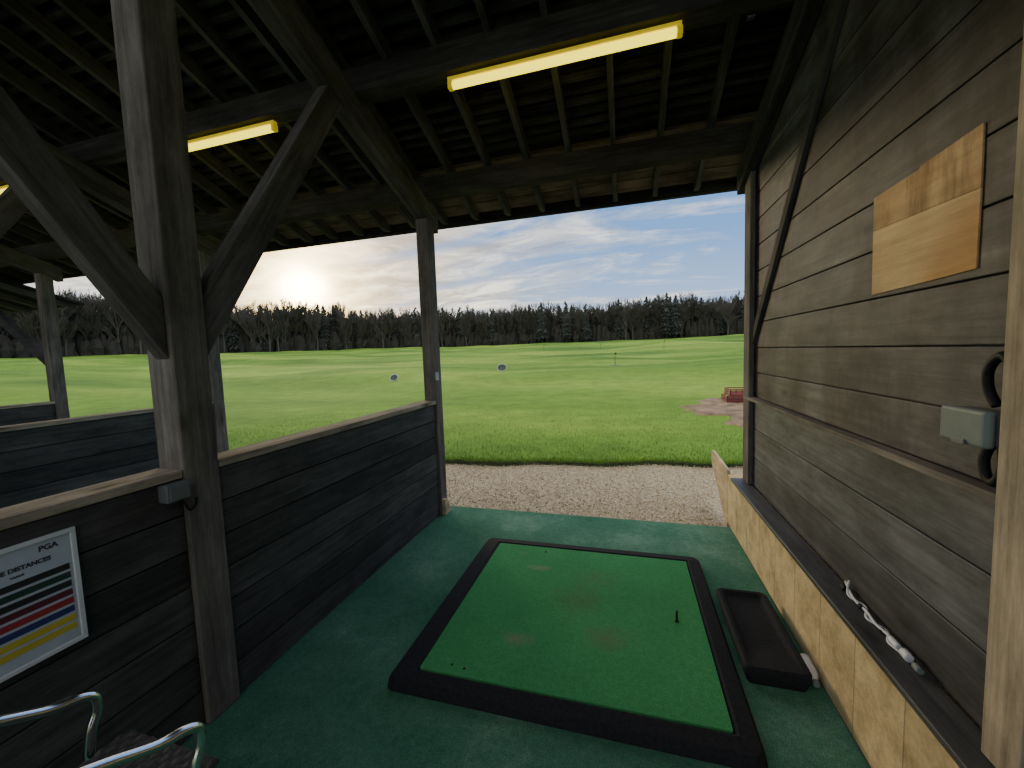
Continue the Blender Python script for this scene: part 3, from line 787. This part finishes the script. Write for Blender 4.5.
dt = nt.nodes.new("ShaderNodeVectorMath"); dt.operation = "DOT_PRODUCT"; nt.links.new(nrm.outputs[0], dt.inputs[0]); dt.inputs[1].default_value = SUN
dpos = math_n(nt, "MAXIMUM", dt.outputs["Value"], 0.0)
cf = math_n(nt, "ADD", n1, math_n(nt, "MULTIPLY", math_n(nt, "SUBTRACT", dpos, .84), .5))
cmask = ramp(nt, cf, [(.39, (0, 0, 0)), (.61, (1, 1, 1))])
mp2 = nt.nodes.new("ShaderNodeMapping"); mp2.inputs["Scale"].default_value = (1.0, 1.6, 1); mp2.inputs["Location"].default_value = (4, 2, 0); nt.links.new(cmb.outputs[0], mp2.inputs[0])
n2 = noise_tex(nt, mp2.outputs[0], 1.4, 10, .64, 1.0)
ccol = ramp(nt, n2, [(.36, (.42, .49, .59)), (.48, (.74, .79, .85)), (.60, (1.45, 1.40, 1.28))])
warm = ramp(nt, n2, [(.36, (.66, .56, .42)), (.48, (1.15, 1.0, .74)), (.60, (2.2, 1.95, 1.45))])
ccol = mixc(nt, math_n(nt, "POWER", dpos, 10.0), ccol, warm)
c = mixc(nt, math_n(nt, "MULTIPLY", cmask, .90), sky, ccol)
# the sun's brightness is broken up by the cloud in front of it
br_ = math_n(nt, "ADD", math_n(nt, "MULTIPLY", n2, 1.6), .2)
g1 = math_n(nt, "MULTIPLY", math_n(nt, "POWER", dpos, 28.0), .6)
g2 = math_n(nt, "MULTIPLY", math_n(nt, "MULTIPLY", math_n(nt, "POWER", dpos, 170.0), 4.0), br_)
g3 = math_n(nt, "MULTIPLY", math_n(nt, "POWER", dpos, 1400.0), 26.0)
c = mixc(nt, 1.0, c, mixc(nt, 1.0, (1, .64, .20), g1, "MULTIPLY"), "ADD")
c = mixc(nt, 1.0, c, mixc(nt, 1.0, (1, .68, .20), g2, "MULTIPLY"), "ADD")
c = mixc(nt, 1.0, c, mixc(nt, 1.0, (1, .84, .42), g3, "MULTIPLY"), "ADD")
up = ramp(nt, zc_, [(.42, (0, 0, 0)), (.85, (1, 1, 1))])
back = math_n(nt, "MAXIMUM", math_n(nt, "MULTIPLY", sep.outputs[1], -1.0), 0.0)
c = mixc(nt, up, c, (1.6, 1.57, 1.50))  # extra brightness added to the sky overhead, above the view, to lift the grass
c = mixc(nt, math_n(nt, "MULTIPLY", back, .85), c, (.92, .90, .87))  # pale sky added behind the camera as unseen fill for the interior
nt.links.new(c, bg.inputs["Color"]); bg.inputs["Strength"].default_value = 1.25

sl = bpy.data.lights.new("sun", "SUN"); sl.energy = 1.1; sl.angle = math.radians(9); sl.color = (1, .80, .50)
so = bpy.data.objects.new("sun", sl); COL.objects.link(so); so.rotation_euler = SUN.to_track_quat("Z", "Y").to_euler(); so.location = SUN * 50

# ------------------------------------------------------------------ camera
cam = bpy.data.cameras.new("camera"); co = bpy.data.objects.new("camera", cam); COL.objects.link(co)
cam.sensor_fit = "HORIZONTAL"; cam.sensor_width = 36; cam.lens = 400 / 1024 * 36; cam.clip_start = .02; cam.clip_end = 2000
Zv = Vector((-.036, 1, .0775)).normalized(); Yv = Vector((114, 35.1, -400)).normalized(); Xv = Yv.cross(Zv).normalized(); Zv = Xv.cross(Yv)
R = Matrix((Xv, Yv, Zv)).to_4x4(); R.translation = Vector((0, 0, 1.6))
co.matrix_world = R
SC.camera = co
